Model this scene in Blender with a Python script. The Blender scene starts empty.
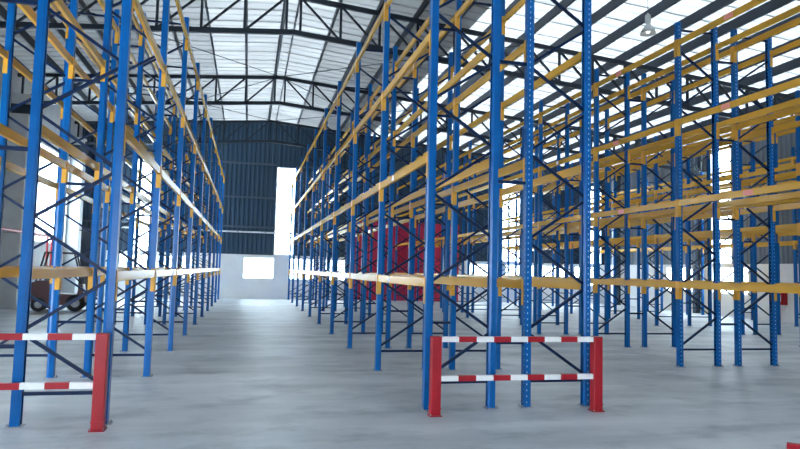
import bpy, math, random
from mathutils import Vector, Matrix

random.seed(4)
SC = bpy.context.scene
COL = SC.collection

# ------------------------------------------------------------------ camera
F_PX, YAW, PITCH, ROLL, CAM_H = 640.6, 13.254, 4.18, 1.438, 1.7
def make_camera():
    y, p, r = (math.radians(a) for a in (YAW, PITCH, ROLL))
    fwd = Vector((math.sin(y)*math.cos(p), math.cos(y)*math.cos(p), math.sin(p)))
    right = Vector((math.cos(y), -math.sin(y), 0))
    up = right.cross(fwd)
    R = right*math.cos(r) + up*math.sin(r)
    U = -right*math.sin(r) + up*math.cos(r)
    cd = bpy.data.cameras.new('camera'); cam = bpy.data.objects.new('camera', cd)
    COL.objects.link(cam)
    m = Matrix((R, U, -fwd)).transposed().to_4x4()
    m.translation = (0, 0, CAM_H)
    cam.matrix_world = m
    cd.sensor_width = 36; cd.lens = F_PX/800*36; cd.clip_end = 300
    SC.camera = cam
make_camera()

# ------------------------------------------------------------------ world, exposure
SKY = 18.0
w = bpy.data.worlds.new('sky'); SC.world = w; w.use_nodes = True
bg = w.node_tree.nodes['Background']
bg.inputs[0].default_value = (0.80, 0.91, 1.0, 1); bg.inputs[1].default_value = SKY
SC.view_settings.view_transform = 'Standard'; SC.view_settings.look = 'None'
SC.view_settings.gamma = 1; SC.view_settings.use_curve_mapping = False
SC.view_settings.exposure = 0.4
SC.cycles.max_bounces = 8; SC.cycles.diffuse_bounces = 5; SC.cycles.glossy_bounces = 3
SC.cycles.transmission_bounces = 5; SC.cycles.transparent_max_bounces = 12
SC.cycles.sample_clamp_indirect = 6
SC.cycles.caustics_reflective = False; SC.cycles.caustics_refractive = False

# ------------------------------------------------------------------ materials
M = {}
def mat(name, col, rough=0.5, metal=0.0, spec=0.5, var=0.0, vscale=3.0, stretch=(1, 1, 1), bump=0.0, bscale=40):
    m = bpy.data.materials.new(name); m.use_nodes = True
    nt = m.node_tree; b = nt.nodes['Principled BSDF']
    b.inputs['Base Color'].default_value = (*col, 1)
    b.inputs['Roughness'].default_value = rough; b.inputs['Metallic'].default_value = metal
    b.inputs['Specular IOR Level'].default_value = spec
    tc = mp = None
    if var or bump:
        tc = nt.nodes.new('ShaderNodeTexCoord'); mp = nt.nodes.new('ShaderNodeMapping')
        mp.inputs['Scale'].default_value = stretch
        nt.links.new(tc.outputs['Object'], mp.inputs[0])
    if var:
        n = nt.nodes.new('ShaderNodeTexNoise'); n.inputs['Scale'].default_value = vscale; n.inputs['Detail'].default_value = 5
        nt.links.new(mp.outputs[0], n.inputs['Vector'])
        rp = nt.nodes.new('ShaderNodeValToRGB')
        rp.color_ramp.elements[0].position = .3; rp.color_ramp.elements[1].position = .7
        rp.color_ramp.elements[0].color = (*[c*(1-var) for c in col], 1)
        rp.color_ramp.elements[1].color = (*[min(1, c*(1+var)) for c in col], 1)
        nt.links.new(n.outputs['Fac'], rp.inputs[0]); nt.links.new(rp.outputs[0], b.inputs['Base Color'])
    if bump:
        n2 = nt.nodes.new('ShaderNodeTexNoise'); n2.inputs['Scale'].default_value = bscale; n2.inputs['Detail'].default_value = 4
        nt.links.new(mp.outputs[0], n2.inputs['Vector'])
        bp = nt.nodes.new('ShaderNodeBump'); bp.inputs['Strength'].default_value = bump; bp.inputs['Distance'].default_value = .02
        nt.links.new(n2.outputs['Fac'], bp.inputs['Height']); nt.links.new(bp.outputs[0], b.inputs['Normal'])
    M[name] = m
    return m

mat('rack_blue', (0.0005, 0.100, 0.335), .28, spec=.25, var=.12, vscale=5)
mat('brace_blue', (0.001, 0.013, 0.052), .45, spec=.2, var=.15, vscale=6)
mat('beam_orange', (0.66, 0.35, 0.040), .25, var=.10, vscale=3, stretch=(1, .3, 1))
mat('connector_orange', (0.68, 0.34, 0.03), .4, var=.08)
mat('slot_light', (0.30, 0.50, 0.72), .4)  # pale tone painted for light seen through the upright holes
mat('label_pink', (0.85, 0.30, 0.22), .5)
mat('label_white', (0.85, 0.84, 0.82), .5)
mat('red_paint', (0.34, 0.009, 0.018), .36, spec=.3, var=.08, vscale=8)
mat('white_paint', (0.82, 0.82, 0.82), .45, var=.05, vscale=8)
mat('steel_grey', (0.30, 0.32, 0.34), .45, metal=.5, var=.2, vscale=12)
mat('truss_paint', (0.012, 0.020, 0.032), .55, spec=.3, var=.2)
mat('purlin_paint', (0.012, 0.022, 0.038), .55, spec=.3, var=.2)
mat('roof_metal', (0.30, 0.33, 0.37), .5, metal=.0, var=.10, vscale=.6)
mat('cladding_blue', (0.030, 0.060, 0.098), .55, spec=.25, var=.10, vscale=.5)
mat('cladding_grey', (0.13, 0.16, 0.20), .5, var=.10, vscale=.5)
mat('girt_paint', (0.05, 0.075, 0.11), .55)
mat('white_wall', (0.80, 0.82, 0.83), .8, var=.05, vscale=1.2, bump=.1)
mat('column_concrete', (0.52, 0.55, 0.57), .8, var=.08, vscale=2, bump=.1)
mat('door_red', (0.50, 0.012, 0.055), .5, var=.10, vscale=1.5)
mat('door_dark', (0.018, 0.024, 0.04), .5)
mat('frame_white', (0.75, 0.78, 0.80), .5)
mat('lamp_grey', (0.42, 0.44, 0.44), .45)
mat('black_rubber', (0.012, 0.012, 0.013), .7)
mat('truck_maroon', (0.085, 0.006, 0.013), .4)
mat('truck_dark', (0.02, 0.02, 0.025), .5)
mat('seat_grey', (0.16, 0.17, 0.18), .7)
mat('pipe_red', (0.42, 0.02, 0.03), .45)
mat('outer_concrete', (0.4, 0.41, 0.42), .9, var=.1)

def sheet_mat(name, lum, tint=(.96, .99, 1.0), share=.7, lo=.66):
    """corrugated translucent roof sheet: sky light scatters through it; lum = share of sky light let through"""
    m = bpy.data.materials.new(name); m.use_nodes = True
    nt = m.node_tree; nt.nodes.remove(nt.nodes['Principled BSDF'])
    out = nt.nodes['Material Output']
    col = [lum/share*t for t in tint]
    tr = nt.nodes.new('ShaderNodeBsdfTranslucent'); df = nt.nodes.new('ShaderNodeBsdfDiffuse')
    mx = nt.nodes.new('ShaderNodeMixShader'); mx.inputs[0].default_value = share
    mp = nt.nodes.new('ShaderNodeMapping'); mp.inputs['Scale'].default_value = (.22, 1.3, 1)
    n = nt.nodes.new('ShaderNodeTexNoise'); n.inputs['Scale'].default_value = 1.0; n.inputs['Detail'].default_value = 7
    rp = nt.nodes.new('ShaderNodeValToRGB')
    rp.color_ramp.elements[0].position = .34; rp.color_ramp.elements[0].color = (*[c*lo for c in col], 1)
    rp.color_ramp.elements[1].position = .62; rp.color_ramp.elements[1].color = (*col, 1)
    geo = nt.nodes.new('ShaderNodeNewGeometry')
    L = nt.links.new
    L(geo.outputs['Position'], mp.inputs[0]); L(mp.outputs[0], n.inputs['Vector']); L(n.outputs['Fac'], rp.inputs[0])
    L(rp.outputs[0], tr.inputs[0]); df.inputs[0].default_value = (.55, .58, .60, 1)
    L(df.outputs[0], mx.inputs[1]); L(tr.outputs[0], mx.inputs[2]); L(mx.outputs[0], out.inputs[0])
    M[name] = m
sheet_mat('roof_clear', .0470)
sheet_mat('roof_bright', .0720, lo=.72)
sheet_mat('roof_side', .0270)
sheet_mat('roof_weathered', .0125)
sheet_mat('roof_dull', .0060)

def pane_mat():
    m = bpy.data.materials.new('pane'); m.use_nodes = True
    nt = m.node_tree; nt.nodes.remove(nt.nodes['Principled BSDF'])
    out = nt.nodes['Material Output']
    tp = nt.nodes.new('ShaderNodeBsdfTransparent'); tr = nt.nodes.new('ShaderNodeBsdfTranslucent')
    tr.inputs[0].default_value = (.8, .85, .88, 1); tp.inputs[0].default_value = (.9, .95, .97, 1)
    mx = nt.nodes.new('ShaderNodeMixShader'); mx.inputs[0].default_value = .35
    nt.links.new(tp.outputs[0], mx.inputs[1]); nt.links.new(tr.outputs[0], mx.inputs[2]); nt.links.new(mx.outputs[0], out.inputs[0])
    M['pane'] = m
pane_mat()

def floor_mat():
    m = bpy.data.materials.new('floor_concrete'); m.use_nodes = True
    nt = m.node_tree; b = nt.nodes['Principled BSDF']; L = nt.links.new
    tc = nt.nodes.new('ShaderNodeTexCoord')
    def noise(sc, stretch, det=6, rot=0):
        mp = nt.nodes.new('ShaderNodeMapping'); mp.inputs['Scale'].default_value = stretch; mp.inputs['Rotation'].default_value = (0, 0, rot)
        n = nt.nodes.new('ShaderNodeTexNoise'); n.inputs['Scale'].default_value = sc; n.inputs['Detail'].default_value = det
        n.inputs['Roughness'].default_value = .6
        L(tc.outputs['Object'], mp.inputs[0]); L(mp.outputs[0], n.inputs['Vector']); return n
    def ramp(n, p0, c0, p1, c1):
        r = nt.nodes.new('ShaderNodeValToRGB'); e = r.color_ramp.elements
        e[0].position = p0; e[0].color = (*c0, 1); e[1].position = p1; e[1].color = (*c1, 1); L(n.outputs['Fac'], r.inputs[0]); return r
    def mul(a, bb, f=1.0):
        x = nt.nodes.new('ShaderNodeMixRGB'); x.blend_type = 'MULTIPLY'; x.inputs[0].default_value = f
        L(a.outputs[0], x.inputs[1]); L(bb.outputs[0], x.inputs[2]); return x
    a = ramp(noise(.35, (1, 1, 1)), .3, (.49, .52, .55), .7, (.68, .705, .725))
    s = ramp(noise(.9, (.28, 1.5, 1), 8, .12), .34, (.68, .71, .74), .62, (1, 1, 1))
    t = ramp(noise(1.3, (.8, 1.2, 1), 9, -.2), .30, (.60, .63, .66), .50, (1, 1, 1))
    g = ramp(noise(55, (1, 1, 1), 3), .2, (.9, .9, .9), .8, (1, 1, 1))
    L(mul(mul(mul(a, s), t), g).outputs[0], b.inputs['Base Color'])
    rr = ramp(noise(.7, (.5, 1.2, 1)), .3, (.40, .40, .40), .7, (.58, .58, .58)); L(rr.outputs[0], b.inputs['Roughness'])
    b.inputs['Specular IOR Level'].default_value = .45
    M['floor_concrete'] = m
floor_mat()

# ------------------------------------------------------------------ mesh helpers
class MB:
    def __init__(s): s.v = []; s.f = []
    def quad(s, a, b, c, d):
        i = len(s.v); s.v += [a, b, c, d]; s.f.append((i, i+1, i+2, i+3)); return s
    def box(s, c, d):
        x, y, z = c; a, b, h = d[0]/2, d[1]/2, d[2]/2
        i = len(s.v)
        s.v += [(x-a, y-b, z-h), (x+a, y-b, z-h), (x+a, y+b, z-h), (x-a, y+b, z-h),
                (x-a, y-b, z+h), (x+a, y-b, z+h), (x+a, y+b, z+h), (x-a, y+b, z+h)]
        for q in ((3, 2, 1, 0), (4, 5, 6, 7), (0, 1, 5, 4), (1, 2, 6, 5), (2, 3, 7, 6), (3, 0, 4, 7)):
            s.f.append(tuple(i+k for k in q))
        return s
    def b2(s, lo, hi):
        return s.box([(l+h)/2 for l, h in zip(lo, hi)], [h-l for l, h in zip(lo, hi)])
    def bar(s, p, q, wd, ht, upv=(0, 0, 1)):
        """rectangular bar p->q; wd across, ht along upv"""
        p = Vector(p); q = Vector(q); d = (q-p).normalized(); u = Vector(upv)
        sd = d.cross(u).normalized(); u = sd.cross(d).normalized()
        i = len(s.v)
        for o in (p, q):
            for a, b in ((-1, -1), (1, -1), (1, 1), (-1, 1)):
                s.v.append(tuple(o + sd*a*wd/2 + u*b*ht/2))
        for k in ((3, 2, 1, 0), (4, 5, 6, 7), (0, 1, 5, 4), (1, 2, 6, 5), (2, 3, 7, 6), (3, 0, 4, 7)):
            s.f.append(tuple(i+j for j in k))
        return s
    def prof(s, pts, p, q, sidev, upv, closed=True):
        """extrude 2D profile (side, up) from p to q"""
        p = Vector(p); q = Vector(q); sd = Vector(sidev); u = Vector(upv); i = len(s.v); n = len(pts)
        for o in (p, q):
            for a, b in pts: s.v.append(tuple(o + sd*a + u*b))
        for k in range(n if closed else n-1):
            j = (k+1) % n; s.f.append((i+k, i+j, i+n+j, i+n+k))
        if closed:
            s.f.append(tuple(i+k for k in range(n-1, -1, -1))); s.f.append(tuple(i+n+k for k in range(n)))
        return s
    def cyl(s, p, q, r0, r1=None, n=12, caps=True):
        r1 = r0 if r1 is None else r1
        p = Vector(p); q = Vector(q); d = (q-p).normalized()
        a = d.orthogonal().normalized(); b = d.cross(a); i = len(s.v)
        for o, r in ((p, r0), (q, r1)):
            for k in range(n):
                t = 2*math.pi*k/n; s.v.append(tuple(o + a*math.cos(t)*r + b*math.sin(t)*r))
        for k in range(n):
            j = (k+1) % n; s.f.append((i+k, i+j, i+n+j, i+n+k))
        if caps:
            s.f.append(tuple(i+k for k in range(n-1, -1, -1))); s.f.append(tuple(i+n+k for k in range(n)))
        return s
    def lathe(s, pts, n=20, c=(0, 0, 0)):
        i = len(s.v)
        for r, z in pts:
            for k in range(n):
                t = 2*math.pi*k/n; s.v.append((c[0]+r*math.cos(t), c[1]+r*math.sin(t), c[2]+z))
        for m_ in range(len(pts)-1):
            for k in range(n):
                j = (k+1) % n; s.f.append((i+m_*n+k, i+m_*n+j, i+(m_+1)*n+j, i+(m_+1)*n+k))
        return s
    def mesh(s, name, material):
        me = bpy.data.meshes.new(name); me.from_pydata(s.v, [], s.f); me.update()
        me.materials.append(M[material]); return me
    def obj(s, name, material, parent=None, loc=(0, 0, 0), smooth=False):
        me = s.mesh(name, material)
        if smooth:
            for p in me.polygons: p.use_smooth = True
        return link(name, me, parent, loc)

def link(name, me, parent=None, loc=(0, 0, 0), rz=0):
    o = bpy.data.objects.new(name, me); COL.objects.link(o)
    o.location = loc
    if rz: o.rotation_euler = (0, 0, rz)
    if parent: o.parent = parent
    return o
def tag(o, label, cat=None, group=None, kind=None):
    o['label'] = label
    if cat: o['category'] = cat
    if group: o['group'] = group
    if kind: o['kind'] = kind
    return o
def thing(name, label, cat, loc=(0, 0, 0), group=None):
    return tag(link(name, None, None, loc), label, cat, group)
def struct(o, label, cat): return tag(o, label, cat, None, 'structure')

# ------------------------------------------------------------------ the shell
XL, XR, YB, YF = -8.8, 22.0, 36.5, -8.0
RIDGE_X, RIDGE_Z, SLOPE = 1.0, 9.97, .085
def roof_z(x): return RIDGE_Z - SLOPE*abs(x-RIDGE_X)
LOWZ = 2.42

struct(MB().b2((XL-.3, YF-.3, -.25), (XR+.3, YB+.3, 0)).obj('floor', 'floor_concrete'),
       'grey polished concrete warehouse floor with cloudy stains', 'floor')

def cladding(a0, a1, z0, ztop, axis, at, inward, material, parent):
    """ribbed sheet wall panel, along axis from a0 to a1, z0 up to ztop(a)"""
    mb = MB(); pts = []
    pitch = .25; a = a0; k = 0
    while a < a1-1e-4:
        for da, dep in ((0, 0), (.11, 0), (.13, .035), (.22, .035)):
            if a+da < a1-1e-4: pts.append((a+da, dep))
        a += pitch
    pts.append((a1, 0))
    def P(u, dep, z):
        return (u, at+inward*dep, z) if axis == 'x' else (at+inward*dep, u, z)
    for (u0, d0), (u1, d1) in zip(pts[:-1], pts[1:]):
        mb.quad(P(u0, d0, z0), P(u1, d1, z0), P(u1, d1, ztop(u1)), P(u0, d0, ztop(u0)))
    return mb.obj('cladding', material, parent)

def window(idx, axis, at, inward, a0, a1, z0, z1, label, muntins_v=0, muntins_h=3):
    """frame, mullions and panes set in an opening"""
    r = struct(link('window_%d' % idx, None), label, 'window')
    def B(u0, u1, d0, d1, za, zb):
        y0, y1 = sorted((at+inward*d0, at+inward*d1))
        return MB().b2((u0, y0, za), (u1, y1, zb)) if axis == 'x' else MB().b2((y0, u0, za), (y1, u1, zb))
    t = .06
    fr = MB()
    for q in (B(a0, a0+t, -.06, .06, z0, z1), B(a1-t, a1, -.06, .06, z0, z1), B(a0+t, a1-t, -.06, .06, z0, z0+t), B(a0+t, a1-t, -.06, .06, z1-t, z1)):
        n = len(fr.v); fr.v += q.v; fr.f += [tuple(i+n for i in f) for f in q.f]
    fr.obj('window_frame', 'frame_white', r)
    nv, nh = muntins_v+1, muntins_h+1
    wu, wz = (a1-a0-2*t)/nv, (z1-z0-2*t)/nh
    for i in range(1, nv): u = a0+t+wu*i; B(u-.02, u+.02, -.03, .03, z0+t, z1-t).obj('mullion', 'frame_white', r)
    for j in range(1, nh): z = z0+t+wz*j; B(a0+t, a1-t, -.028, .028, z-.018, z+.018).obj('glazing_bar', 'frame_white', r)
    for i in range(nv):
        for j in range(nh):
            B(a0+t+wu*i, a0+t+wu*(i+1), -.004, .004, z0+t+wz*j, z0+t+wz*(j+1)).obj('pane', 'pane', r)
    return r

WIN_BACK = [(-6.15, -5.05), (1.38, 2.48), (14.9, 16.5), (20.7, 21.7)]      # tall strips, z LOWZ..7.4
LOW_WIN = [(-7.2, -5.2), (-4.9, -2.9), (-.27, 1.45), (2.25, 3.75), (4.15, 5.45), (12.9, 14.9), (15.2, 17.2), (17.5, 19.5), (19.8, 21.6)]                         # low windows z 1.07..2.3
DOOR_R = (5.75, 12.2, 4.55)

def build_back_wall():
    wb = struct(link('wall_back', None, None, (0, 0, 0)), 'far end wall, dark blue ribbed sheet above a white lower wall', 'wall')
    top = lambda x: roof_z(x)-.01
    cuts = sorted(WIN_BACK)
    # cladding between windows
    edges = [XL]
    for a, b in cuts: edges += [a, b]
    edges.append(XR)
    for i in range(0, len(edges), 2):
        a, b = edges[i], edges[i+1]
        segs = [(a, b)]
        if a < DOOR_R[0] and b > DOOR_R[1]: segs = [(a, DOOR_R[0]), (DOOR_R[1], b)]; cladding(DOOR_R[0], DOOR_R[1], DOOR_R[2], top, 'x', YB, -1, 'cladding_blue', wb)
        for s0, s1 in segs:
            n = [s0] + [x for x in (RIDGE_X,) if s0 < x < s1] + [s1]
            for p, q in zip(n[:-1], n[1:]): cladding(p, q, LOWZ, top, 'x', YB, -1, 'cladding_blue', wb)
    for a, b in cuts: cladding(a, b, 7.4, top, 'x', YB, -1, 'cladding_blue', wb)
    # masonry lower wall with holes for low windows and red door
    mb = MB(); holes = [(a, b, 1.07, 2.3) for a, b in LOW_WIN] + [(DOOR_R[0], DOOR_R[1], 0, LOWZ)]
    x = XL
    for a, b, z0, z1 in sorted(holes):
        mb.b2((x, YB-.08, 0), (a, YB+.12, LOWZ))
        if z0 > 0: mb.b2((a, YB-.08, 0), (b, YB+.12, z0))
        if z1 < LOWZ: mb.b2((a, YB-.08, z1), (b, YB+.12, LOWZ))
        x = b
    mb.b2((x, YB-.08, 0), (XR, YB+.12, LOWZ))
    mb.obj('masonry', 'white_wall', wb)
    for z in (3.95, 5.6, 7.5):
        for a, b in zip(edges[::2], edges[1::2]):
            if z < 4.5 and a < DOOR_R[0] < b:
                MB().b2((a, YB-.12, z-.05), (DOOR_R[0], YB-.04, z+.05)).obj('girt', 'girt_paint', wb); a = DOOR_R[1]
            MB().b2((a, YB-.12, z-.05), (b, YB-.04, z+.05)).obj('girt', 'girt_paint', wb)
    names = ['tall bright window strip on far wall seen through the left racks', 'tall bright window strip on far wall at the right end of the open aisle',
             'wide tall bright window strip on far wall behind the right racks', 'tall bright window strip on far wall beside the right corner']
    k = 1
    for (a, b), lb in zip(cuts, names): window(k, 'x', YB, -1, a, b, LOWZ, 7.4, lb, 0, 4); k += 1
    names = ['low window in far white wall nearest the dark door', 'low window in far white wall behind the left rack', 'low wide window in white wall at the end of the open aisle', 'low window in white wall just right of the aisle end', 'low window in white wall just left of the red door', 'low window in white wall just right of the red door', 'low window in white wall below the wide tall strip',
             'low window in far white wall, second from the right corner', 'low window in far white wall beside the right corner']
    for (a, b), lb in zip(LOW_WIN, names): window(k, 'x', YB, -1, a, b, 1.07, 2.3, lb, 1, 0); k += 1
    # red door of two leaves made of upright panels
    d = struct(link('door_1', None, None, (0, 0, 0)), 'big red sliding door of upright panels in the far wall', 'door')
    n = 12; wd = (DOOR_R[1]-DOOR_R[0]-.2)/n
    for i in range(n):
        xa = DOOR_R[0]+.1+wd*i
        m = MB().b2((xa+.012, YB-.14, .03), (xa+wd-.012, YB-.06, DOOR_R[2]-.1))
        m.b2((xa+wd*.38, YB-.165, .03), (xa+wd*.62, YB-.14, DOOR_R[2]-.1))
        m.obj('door_panel', 'door_red', d)
    fr = MB().b2((DOOR_R[0], YB-.16, 0), (DOOR_R[0]+.1, YB+.1, DOOR_R[2])).b2((DOOR_R[1]-.1, YB-.16, 0), (DOOR_R[1], YB+.1, DOOR_R[2]))
    fr.b2((DOOR_R[0]+.1, YB-.16, DOOR_R[2]-.1), (DOOR_R[1]-.1, YB+.1, DOOR_R[2])); fr.obj('door_frame', 'door_red', d)
    MB().b2((DOOR_R[0]+.1, YB-.02, 0), (DOOR_R[1]-.1, YB+.06, DOOR_R[2]-.1)).obj('backing_sheet', 'door_red', d)
    # dark door near the left corner
    d = struct(link('door_2', None, None, (0, 0, 0)), 'tall dark door in the far wall beside the left corner', 'door')
    MB().b2((-8.45, YB-.13, .02), (-7.6, YB-.09, 3.5)).obj('door_leaf', 'door_dark', d)
    f = MB().b2((-8.53, YB-.15, 0), (-8.45, YB-.085, 3.58)).b2((-7.6, YB-.15, 0), (-7.52, YB-.085, 3.58)).b2((-8.45, YB-.15, 3.5), (-7.6, YB-.085, 3.58))
    f.obj('door_frame', 'door_dark', d)
    MB().box((-7.7, YB-.15, 1.05), (.03, .04, .14)).obj('door_handle', 'steel_grey', d)
    # white conduit along the wall
    p = thing('conduit_pipe', 'thin white conduit running level across the dark far wall', 'pipe', (0, YB-.16, 3.66))
    MB().cyl((-7.3, 0, 0), (5.6, 0, 0), .045, n=8).obj('pipe', 'frame_white', p)
    for x in (-6.6, -4.6, -2.6, -.6, .9, 3.0, 5.0): MB().b2((x-.03, -.055, -.055), (x+.03, .12, .055)).obj('pipe_clip', 'steel_grey', p)
build_back_wall()

def build_side_walls():
    # right
    wr = struct(link('wall_right', None), 'right side wall, grey ribbed sheet above a white lower wall', 'wall')
    top = lambda y: roof_z(XR)-.01
    wins = [(25.5, 26.9)]
    y = YF
    for a, b in wins:
        cladding(y, a, LOWZ, top, 'y', XR, -1, 'cladding_grey', wr); y = b
    cladding(y, YB, LOWZ, top, 'y', XR, -1, 'cladding_grey', wr)
    mb = MB(); y = YF
    for i, (a, b) in enumerate(((24.5, 26.9), (28.2, 30.4))):
        mb.b2((XR-.08, y, 0), (XR+.12, a, LOWZ)); mb.b2((XR-.08, a, 0), (XR+.12, b, 1.0)); mb.b2((XR-.08, a, 2.3), (XR+.12, b, LOWZ)); y = b
        window(15+i, 'y', XR, -1, a, b, 1.0, 2.3, ('low window in the right wall below the tall side strip', 'low window in the right wall nearer the far corner')[i], 1, 0)
    mb.b2((XR-.08, y, 0), (XR+.12, YB, LOWZ)); mb.obj('masonry', 'white_wall', wr)
    for z in (4.0, 5.7):
        y = YF
        for a, b in wins+[(YB, YB)]:
            MB().b2((XR-.079, y, z-.05), (XR-.02, a, z+.05)).obj('girt', 'girt_paint', wr); y = b
    window(14, 'y', XR, -1, 25.5, 26.9, LOWZ, roof_z(XR)-.02, 'tall bright window strip in the right side wall', 0, 4)
    # steel wall columns
    for i, y in enumerate((10.1, 18.3, 26.5+1.2, 34.7)):
        c = MB().b2((XR-.42, y-.1, 0), (XR-.40, y+.1, roof_z(XR)-.3)).b2((XR-.14, y-.1, 0), (XR-.12, y+.1, roof_z(XR)-.3)).b2((XR-.40, y-.008, 0), (XR-.14, y+.008, roof_z(XR)-.3))
        struct(c.obj('trim_%d' % (i+1), 'girt_paint'), 'dark steel column against the right wall, ' + ('nearest the viewer', 'second from the viewer', 'just behind the tall side window', 'nearest the far corner')[i], 'column')
    # left
    wl = struct(link('wall_left', None), 'left side wall, pale concrete with a large bright window', 'wall')
    LW = [(27.0, 34.2, 2.55, 6.8)]; DOORWAY = (4.6, 9.6, 0, 3.2)      # open loading doorway left of the picture
    mb = MB(); y = YF; zt = roof_z(XL)-.02
    for a, b, z0, z1 in sorted(LW+[DOORWAY]):
        mb.b2((XL-.2, y, 0), (XL, a, zt)); z0 and mb.b2((XL-.2, a, 0), (XL, b, z0)); mb.b2((XL-.2, a, z1), (XL, b, zt)); y = b
    mb.b2((XL-.2, y, 0), (XL, YB, zt)); mb.obj('concrete', 'column_concrete', wl)
    for i, y in enumerate((10.1, 18.3, 26.5, 34.7)):
        t = struct(MB().b2((XL, y-.3, 0), (XL+.6, y+.3, zt-1.15)).obj('trim_%d' % (5+i), 'column_concrete'),
                   'pale concrete pilaster on the left wall, ' + ('beside the open doorway', 'out of the picture to the left', 'with the red pipe crossing it', 'nearest the far left corner')[i], 'column')
        MB().b2((XL, y-.36, zt-1.9), (XL+.7, y+.36, zt-1.55)).obj('corbel', 'truss_paint', t)
        m = MB().bar((XL+.6, y-.1, 3.35), (XL+.95, y-.1, 3.3), .05, .05).bar((XL+.95, y-.1, 3.3), (XL+1.0, y-.1, 3.42), .05, .05)
        m.obj('bracket', 'truss_paint', t)
    for i, (a, b, z0, z1) in enumerate(LW):
        window(17+i, 'y', XL, 1, a, b, z0, z1, 'large bright window in the left wall between the two far pilasters', 4, 2)
    # front wall behind the camera with two open loading doors
    wf = struct(link('wall_front', None), 'loading wall behind the viewer with an open doorway', 'wall')
    mb = MB(); x = XL
    for a, b in ((-4.0, 1.5),):
        mb.b2((x, YF-.2, 0), (a, YF, 6.2)); mb.b2((a, YF-.2, 3.8), (b, YF, 6.2)); x = b
    mb.b2((x, YF-.2, 0), (XR, YF, 6.2)); mb.obj('masonry', 'white_wall', wf)
    cladding(XL, RIDGE_X, 6.2, lambda x: roof_z(x)-.01, 'x', YF, 1, 'cladding_blue', wf)
    cladding(RIDGE_X, XR, 6.2, lambda x: roof_z(x)-.01, 'x', YF, 1, 'cladding_blue', wf)
build_side_walls()

PURLINS = [RIDGE_X+.2+1.17*i for i in range(18)] + [RIDGE_X-.2-1.17*i for i in range(9)]
def build_roof():
    ce = struct(link('ceiling', None), 'low pitched roof of pale sheets on dark purlins', 'ceiling')
    P = [(0, 0), (.42, 0), (.44, .05), (.49, .05), (.51, 0), (.93, 0), (.95, .05), (1.0, .05), (1.02, .002), (1.075, .002)]
    secs = [(XL-.1, -3.9, 'roof_weathered'), (-3.9, -1.56, 'roof_side'), (-1.56, RIDGE_X, 'roof_clear'), (RIDGE_X, 2.38, 'roof_clear'),
            (2.38, 3.55, 'roof_side'), (3.55, 4.72, 'roof_weathered'), (4.72, 6.6, 'roof_dull'), (6.6, XR+.1, 'roof_bright')]
    run = MB(); run_m = []; run_i = []
    for a, b, m in secs:
        mb = MB()
        for (y0, h0), (y1, h1) in zip(P[:-1], P[1:]):
            mb.quad((a, y0, roof_z(a)+h0), (b, y0, roof_z(b)+h0), (b, y1, roof_z(b)+h1), (a, y1, roof_z(a)+h1))
        me = mb.mesh('roof_sheet', m)
        y = YF-.2; mi = len(run_m); run_m.append(M[m])
        while y < YB+.1:
            if y > 4.5:
                link('roof_sheet', me, ce, (0, y, 0))
            else:                                  # sheets above and behind the viewer, joined
                n = len(run.v); run.v += [(q[0], q[1]+y, q[2]) for q in mb.v]
                run.f += [tuple(i+n for i in f) for f in mb.f]; run_i += [mi]*len(mb.f)
            y += 1.02
    me = bpy.data.meshes.new('near_roof_sheets'); me.from_pydata(run.v, [], run.f)
    for q in run_m: me.materials.append(q)
    me.polygons.foreach_set('material_index', run_i); me.update()
    link('near_roof_sheets', me, ce)['kind'] = 'stuff'
    # Z purlins
    for x in PURLINS:
        zt = roof_z(x)-.012; s = 1 if x > RIDGE_X else -1
        pts = [(-.055, 0), (.006, 0), (.006, -.308), (.055, -.308), (.055, -.32), (-.006, -.32), (-.006, -.012), (-.055, -.012)]
        pts = [(-a*s, b) for a, b in pts]
        MB().prof(pts, (x, YF, zt), (x, YB, zt), (1, 0, 0), (0, 0, 1)).obj('purlin', 'purlin_paint', ce)
    # wind bracing rods in the far roof bay
    for a, b in (((-6.5, 26.5), (1, 34.7)), ((1, 26.5), (-6.5, 34.7)), ((1, 26.5), (8.5, 34.7)), ((8.5, 26.5), (1, 34.7)), ((-6.5, 18.3), (1, 26.5)), ((8.5, 18.3), (1, 26.5))):
        MB().cyl((*a, roof_z(a[0])-.36), (*b, roof_z(b[0])-.36), .016, n=6).obj('bracing_rod', 'truss_paint', ce)
build_roof()

def truss(y, label):
    t = thing('roof_truss', label, 'truss', (RIDGE_X, y, 0), 'roof trusses across the hall')
    xl, xr = XL+.05-RIDGE_X, XR-.05-RIDGE_X
    zt, zb = RIDGE_Z-.40, RIDGE_Z-1.47
    Z = lambda x, z0: z0 - SLOPE*abs(x)
    for s, xe in ((-1, xl), (1, xr)):
        MB().bar((0, 0, zt), (xe, 0, Z(xe, zt)), .11, .13).obj('top_chord', 'truss_paint', t)
        MB().bar((0, 0, zb), (xe, 0, Z(xe, zb)), .11, .14).obj('bottom_chord', 'truss_paint', t)
        xs = []; x = .2
        while x < abs(xe): xs.append(x); x += 1.17
        for i, x in enumerate(xs):
            MB().bar((s*x, 0, Z(x, zb)+.05), (s*x, 0, Z(x, zt)-.05), .07, .07, (0, 1, 0)).obj('web_post', 'truss_paint', t)
            if i+1 < len(xs):
                x2 = xs[i+1]
                MB().bar((s*(x2-.05), 0, Z(x2, zb)+.06), (s*(x+.05), 0, Z(x, zt)-.06), .06, .06, (0, 1, 0)).obj('web_diagonal', 'truss_paint', t)
for y, lb in ((1.9, 'dark steel roof truss nearest the loading wall'), (10.1, 'dark steel roof truss above the front of the racks'),
              (18.3, 'nearest dark steel roof truss, its lower chord crossing near the picture top'), (26.5, 'dark steel roof truss, second from the far wall'), (34.7, 'dark steel roof truss right in front of the far blue wall')):
    truss(y, lb)

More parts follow.
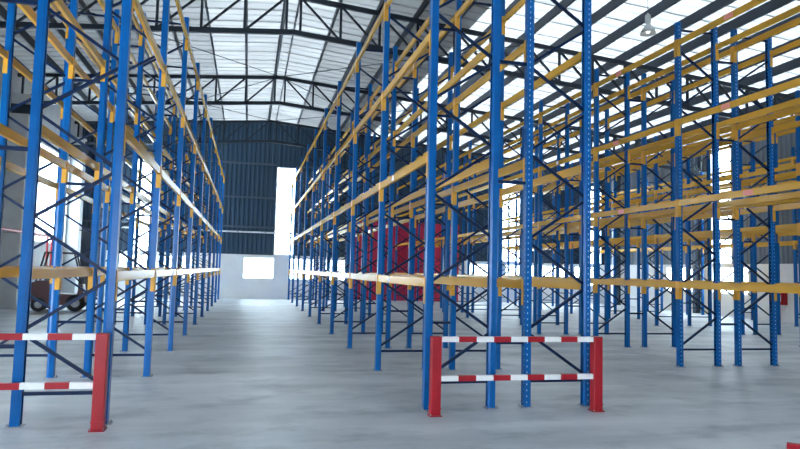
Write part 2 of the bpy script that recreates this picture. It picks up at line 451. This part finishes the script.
# ------------------------------------------------------------------ pallet racks
POST_H, PW, PD = 6.80, .10, .095
LEVELS = (1.57, 3.17, 4.77, 6.38)
BEAM_H, BEAM_D = .118, .05

def upright_mesh(holes):
    """folded open steel section; web at x=-PD/2 faces -X, open side +X"""
    mb = MB(); h = PW/2
    pl = [(PD*.5, -.022), (PD*.5, -.040), (PD*.2, -h), (-PD/2, -h)]
    pr = [(-PD/2, h), (PD*.2, h), (PD*.5, .040), (PD*.5, .022)]
    for pts in (pl, pr):
        for (x0, y0), (x1, y1) in zip(pts[:-1], pts[1:]): mb.quad((x0, y0, 0), (x1, y1, 0), (x1, y1, POST_H), (x0, y0, POST_H))
    xw = -PD/2
    def wq(y0, y1, z0, z1): mb.quad((xw, y0, z0), (xw, y1, z0), (xw, y1, z1), (xw, y0, z1))
    if not holes:
        wq(-h, h, 0, POST_H)
    else:
        wq(-h, -.033, 0, POST_H); wq(-.019, .019, 0, POST_H); wq(.033, h, 0, POST_H)
        z = 0; pitch = .0755
        while z < POST_H-.04:
            z1 = min(z+pitch-.026, POST_H)
            for s in ((-.033, -.019), (.019, .033)): wq(*s, z, z1)
            z += pitch
        for s in ((-.033, -.019), (.019, .033)): wq(*s, z-.001, POST_H)
    nf = len(mb.f)
    if holes:      # pale plates on both side flanges, coloured as light showing through holes
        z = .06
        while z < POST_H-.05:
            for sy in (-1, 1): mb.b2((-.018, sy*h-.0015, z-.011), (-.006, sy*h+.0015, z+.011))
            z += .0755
    me = mb.mesh('upright', 'rack_blue'); me.materials.append(M['slot_light'])
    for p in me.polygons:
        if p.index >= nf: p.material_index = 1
    return me
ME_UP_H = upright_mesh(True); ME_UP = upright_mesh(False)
ME_FOOT = MB().b2((-.085, -.07, 0), (.075, .07, .008)).cyl((-.07, -.05, .008), (-.07, -.05, .03), .011, n=6).cyl((-.07, .05, .008), (-.07, .05, .03), .011, n=6).mesh('foot_plate', 'steel_grey')

def brace_meshes(depth):
    """zigzag bracing in local frame coords: aisle post at x=0, back post at x=depth"""
    out = []; n = 11; z0 = .38; dz = .588
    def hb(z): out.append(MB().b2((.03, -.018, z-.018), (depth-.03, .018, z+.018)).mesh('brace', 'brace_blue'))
    hb(.33)
    for i in range(n-1):
        za, zb = z0+dz*i+.03, z0+dz*(i+1)-.03
        xa, xb = (.025, depth-.025) if i % 2 == 0 else (depth-.025, .025)
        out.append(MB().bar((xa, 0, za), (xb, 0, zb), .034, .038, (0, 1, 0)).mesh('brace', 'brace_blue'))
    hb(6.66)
    return out

def beam_mesh(bay):
    L = bay-PW-.006; r = .0
    # stepped box section: two lipped channels
    hx, hz = BEAM_D/2, BEAM_H/2; c = .006
    pts = [(-hx+c, -hz), (hx-c, -hz), (hx, -hz+c), (hx, hz-.03), (hx-.012, hz-.03), (hx-.012, hz), (-hx+c, hz), (-hx, hz-c), (-hx, -hz+c)]
    return MB().prof(pts, (0, -L/2, 0), (0, L/2, 0), (1, 0, 0), (0, 0, 1)).mesh('beam', 'beam_orange')
def connector_mesh(bay, sgn):
    # L plate at one beam end: end plate plus leg lapping over the post face
    L = bay-PW-.006; y = sgn*L/2
    zt, zb = BEAM_H/2+.012, BEAM_H/2-.33
    mb = MB()
    x_face = -BEAM_D/2
    ya, yb = sorted((y-sgn*.001, y+sgn*.003)); mb.b2((x_face-.006, ya, zb), (x_face+.06, yb, zt))
    ya, yb = sorted((y+sgn*.003, y+sgn*.050)); mb.b2((x_face-.006, ya, zb), (x_face-.001, yb, zt))
    # lug pressings
    for z in (zb+.05, zb+.125, zb+.2):
        ya, yb = sorted((y+sgn*.018, y+sgn*.034)); mb.b2((x_face-.009, ya, z-.014), (x_face-.006, yb, z+.014))
    return mb.mesh('beam_connector', 'connector_orange')
ME_LABEL_P = MB().b2((-BEAM_D/2-.003, -.11, -.045), (-BEAM_D/2-.0005, .11, .045)).mesh('load_label', 'label_pink')
ME_LABEL_W = MB().b2((-BEAM_D/2-.003, -.06, -.04), (-BEAM_D/2-.0005, .06, .04)).mesh('load_label', 'label_white')

_cache = {}
def rack_row(r, xa, xb, bay, n, holes_upto, labels=None, spacer_to=None):
    """one row of frames and beams in block r; xa = aisle-side post line, xb = back post line"""
    ox = (xa+xb)/2 - r.location.x
    depth = abs(xb-xa); s = 1 if xb > xa else -1
    key = round(depth, 3)
    if key not in _cache: _cache[key] = brace_meshes(depth)
    bk = ('b', round(bay, 3))
    if bk not in _cache: _cache[bk] = (beam_mesh(bay), connector_mesh(bay, -1), connector_mesh(bay, 1))
    bm, c0, c1 = _cache[bk]
    for k in range(n):
        y = k*bay
        # aisle post: web faces away from rack centre
        for side in (-1, 1):           # -1: low-x post (web -X), +1: high-x post (web +X)
            rz = 0 if side < 0 else math.pi
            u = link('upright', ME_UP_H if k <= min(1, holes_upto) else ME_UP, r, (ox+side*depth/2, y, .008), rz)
            link('foot_plate', ME_FOOT, u, (0, 0, -.008))
        for me in _cache[key]:
            link('brace', me, r, (ox-s*depth/2, y, 0), 0 if s > 0 else math.pi)
        if k < n-1:
            for side in (-1, 1):
                rz = 0 if side < 0 else math.pi
                for li, z in enumerate(LEVELS):
                    b = link('beam', bm, r, (ox+side*(depth/2+PD/2-BEAM_D/2+.0015), y+bay/2, z), rz)
                    link('beam_connector', c0, b); link('beam_connector', c1, b)
                    if labels and (side < 0) == (s > 0):
                        lab = labels.get((k, li))
                        if lab: link('load_label', ME_LABEL_P if lab[0] == 'p' else ME_LABEL_W, b, (0, lab[1]*(1 if side < 0 else -1), 0))
    if spacer_to is not None:
        gap = abs(spacer_to-xb)-PD
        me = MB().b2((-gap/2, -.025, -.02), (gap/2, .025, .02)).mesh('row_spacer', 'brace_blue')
        for k in range(n):
            for z in (.82, 2.9, 4.5, 6.1):
                link('row_spacer', me, r, ((xb+spacer_to)/2-r.location.x, k*bay, z))

LY, LB, RY, RB = 7.50, 3.04, 7.79, 3.08
def rack_block(label, y0, bay, rows):
    x = sum(q[0]+q[1] for q in rows)/(2*len(rows))
    r = thing('pallet_rack', label, 'pallet rack', (x, y0, 0), 'tall empty pallet racks')
    for i, (xa, xb, holes, labels) in enumerate(rows):
        rack_row(r, xa, xb, bay, 10, holes, labels, rows[1][1] if i == 0 and len(rows) > 1 else None)
rack_block('tall blue and orange double pallet rack along the left side of the open aisle', LY, LB,
           [(-1.43, -2.27, -1, {(1, 0): ('w', .9), (2, 0): ('w', .9)}), (-3.62, -2.77, -1, None)])
rack_block('tall blue and orange double pallet rack along the right side of the open aisle', RY, RB,
           [(2.23, 3.07, -1, {(0, 0): ('w', .6), (0, 1): ('w', .5)}), (4.40, 3.56, 0, None)])
pk = {(0, 1): ('p', -.3), (0, 2): ('p', .2), (1, 2): ('p', .6), (1, 1): ('p', .4), (0, 3): ('p', .1), (1, 3): ('p', .5), (2, 2): ('w', .4)}
rack_block('tall double pallet rack right of centre with pink labels on its beams', RY+.05, RB, [(8.19, 9.03, 3, pk), (10.34, 9.51, 2, None)])
rack_block('double pallet rack behind the pink-labelled one, second from the right wall', RY+.05, RB, [(14.18, 15.03, -1, None), (16.37, 15.52, -1, None)])
rack_block('single pallet rack standing along the right side wall', RY+.05, RB, [(20.15, 20.98, -1, None)])

# ------------------------------------------------------------------ barriers
def barrier(x0, x1, y, H, label, n=9):
    t = thing('safety_barrier', label, 'barrier', ((x0+x1)/2, y, 0), 'red and white floor barriers before the racks')
    cx = (x0+x1)/2; W = .118
    for x in (x0-cx, x1-cx):
        p = MB().b2((x-W/2, -W/2, .012), (x+W/2, W/2, H)).obj('post', 'red_paint', t)
        bv = p.modifiers.new('bevel', 'BEVEL'); bv.width = .008; bv.segments = 2
        m = MB().b2((x-.076, -.076, 0), (x+.076, .076, .012)); m.obj('foot_plate', 'red_paint', p)
        b = MB()
        for sx in (-1, 1):
            for sy in (-1, 1): b.cyl((x+sx*.067, sy*.067, .012), (x+sx*.067, sy*.067, .03), .009, n=6)
        b.obj('anchor_bolts', 'steel_grey', p)
        MB().b2((x-W/2-.004, -W/2-.004, .085), (x+W/2+.004, W/2+.004, .10)).obj('weld_band', 'red_paint', p)
    xa, xb = x0-cx+W/2-.002, x1-cx-W/2+.002
    for z in (H-.036, H*.465):
        r = MB().b2((xa, -.03, z-.031), (xb, .03, z+.031)).obj('rail', 'white_paint', t)
        L = (xb-xa)/n
        for i in range(1, n, 2):
            MB().b2((xa+L*i, -.0315, z-.0325), (xa+L*(i+1), .0315, z+.0325)).obj('red_band', 'red_paint', r)
barrier(2.235, 4.365, 7.45, .935, 'red and white steel barrier guarding the right-hand rack ends')
barrier(-3.60, -1.425, 7.22, .985, 'red and white steel barrier guarding the left-hand rack ends, cut by the picture edge')

# ------------------------------------------------------------------ hanging lamp
def lamp(x, y, z):
    t = thing('hanging_lamp', 'grey high bay lamp hanging on a cord under the right roof', 'lamp', (x, y, z))
    MB().cyl((0, 0, .27), (0, 0, roof_z(x)-z-.02), .008, n=6).obj('cord', 'truss_paint', t)
    MB().lathe([(0.0, .27), (.02, .27), (.025, .23), (.062, .22), (.068, .2), (.068, .0), (.055, -.03), (.0, -.03)], 18).obj('ballast_housing', 'lamp_grey', t, smooth=False)
    MB().lathe([(.055, -.02), (.07, -.05), (.11, -.10), (.165, -.19), (.195, -.27), (.19, -.27), (.16, -.185), (.105, -.095), (.065, -.045), (.05, -.02)], 24).obj('reflector', 'lamp_grey', t, smooth=True)
    g = bpy.data.materials.new('lamp_glow'); g.use_nodes = True
    b = g.node_tree.nodes['Principled BSDF']; b.inputs['Base Color'].default_value = (.9, .9, .9, 1)
    b.inputs['Emission Color'].default_value = (1, .98, .94, 1); b.inputs['Emission Strength'].default_value = 2.5
    M['lamp_glow'] = g
    MB().lathe([(0, -.05), (.03, -.06), (.045, -.13), (.05, -.2), (.035, -.245), (.0, -.255)], 16).obj('bulb', 'lamp_glow', t, smooth=True)
lamp(9.63, 14.0, 8.13)

# ------------------------------------------------------------------ left wall bits
def fire_pipe():
    t = thing('fire_pipe', 'red fire water pipe running along the left wall past the pilaster', 'pipe', (XL+.83, 0, 2.78))
    MB().cyl((0, 19, 0), (0, 29.35, 0), .055, n=10).obj('pipe_run', 'pipe_red', t)
    for y in (28.7, 29.3): MB().cyl((0, y, 0), (0, y, -1.5), .04, n=10).obj('drop_pipe', 'pipe_red', t)
    for y in (20, 22.5, 25, 27.5): MB().b2((-.829, y-.02, -.08), (.06, y+.02, -.055)).obj('bracket', 'steel_grey', t)
fire_pipe()

def forklift(x, y, rz):
    t = thing('forklift', 'dark maroon forklift parked by the left wall behind the racks', 'forklift', (x, y, 0)); t.rotation_euler = (0, 0, rz)
    # +X is the fork side
    body = MB().prof([(-1.0, .35), (-1.05, .55), (-1.0, .98), (-.75, 1.08), (-.2, 1.02), (-.15, .62), (.45, .58), (.52, .95), (.62, .95), (.72, .3), (.2, .22), (-.55, .22)],
                     (0, -.5, 0), (0, .5, 0), (1, 0, 0), (0, 0, 1)).obj('body', 'truck_maroon', t)
    MB().prof([(-1.18, .3), (-1.22, .6), (-1.12, .96), (-1.0, .98), (-.98, .3)], (0, -.46, 0), (0, .46, 0), (1, 0, 0), (0, 0, 1)).obj('counterweight', 'truck_dark', t)
    for wx, rr in ((.42, .30), (-.72, .24)):
        for wy in (-.46, .46):
            w_ = MB().cyl((wx, wy-.1, rr), (wx, wy+.1, rr), rr, n=20).obj('wheel', 'black_rubber', t)
            MB().cyl((wx, wy-.11, rr), (wx, wy+.11, rr), rr*.5, n=14).obj('hub', 'steel_grey', w_)
    MB().b2((-.62, -.24, 1.03), (-.15, .24, 1.18)).b2((-.70, -.24, 1.12), (-.58, .24, 1.6)).obj('seat', 'seat_grey', t)
    g = MB()
    for sy in (-.42, .42):
        g.bar((-.85, sy, 1.02), (-.62, sy, 2.05), .06, .06, (0, 1, 0)); g.bar((.60, sy, .95), (.30, sy, 2.05), .06, .06, (0, 1, 0)); g.bar((-.64, sy, 2.05), (.32, sy, 2.05), .06, .06)
    for i in range(6): g.bar((-.6+.17*i, -.42, 2.06), (-.6+.17*i, .42, 2.06), .04, .03)
    g.obj('overhead_guard', 'truck_dark', t)
    m = MB()
    for sy in (-.3, .3): m.b2((.76, sy-.05, .08), (.86, sy+.05, 2.1)); m.b2((.86, sy-.035 if sy > 0 else sy-.03, .1), (.93, sy+.03, 2.0))
    for z in (.3, 1.2, 2.05): m.b2((.77, -.27, z-.05), (.85, .27, z+.05))
    m.obj('mast', 'truck_dark', t)
    MB().b2((.94, -.42, .25), (.98, .42, .36)).b2((.94, -.42, .6), (.98, .42, .7)).obj('carriage', 'truck_dark', t)
    for sy in (-.25, .25): MB().b2((.98, sy-.06, .05), (1.02, sy+.06, .68)).b2((1.02, sy-.06, .05), (2.0, sy+.06, .085)).obj('fork', 'steel_grey', t)
    MB().bar((.55, 0, .95), (.28, 0, 1.25), .05, .05, (0, 1, 0)).cyl((.27, 0, 1.24), (.235, 0, 1.28), .17, n=18).obj('steering_wheel', 'black_rubber', t)
forklift(-6.35, 25.2, math.radians(8))

# ------------------------------------------------------------------ right wall bits
def fire_cabinet():
    t = thing('fire_cabinet', 'small red fire hose cabinet on the white right wall', 'cabinet', (XR-.081, 22.66, .7))
    b = MB().b2((-.22, -.3, 0), (0, .3, .5)).obj('body', 'red_paint', t)
    d = MB().b2((-.24, -.28, .02), (-.22, .28, .48)).obj('door', 'red_paint', t)
    MB().b2((-.245, -.2, .14), (-.24, .14, .40)).obj('pane', 'label_white', d)
    MB().b2((-.265, .2, .2), (-.24, .23, .3)).obj('handle', 'steel_grey', d)
fire_cabinet()
o = MB().prof([(-.07, 0), (-.05, .04), (-.025, .05), (.025, .05), (.05, .04), (.07, 0)], (0, -.35, 0), (0, .35, 0), (1, 0, 0), (0, 0, 1)).obj('wheel_stop', 'red_paint', None, (5.70, 5.36, 0))
o.rotation_euler = (0, 0, math.radians(45))
tag(o, 'low red wheel stop on the floor at the lower right picture corner', 'wheel stop')
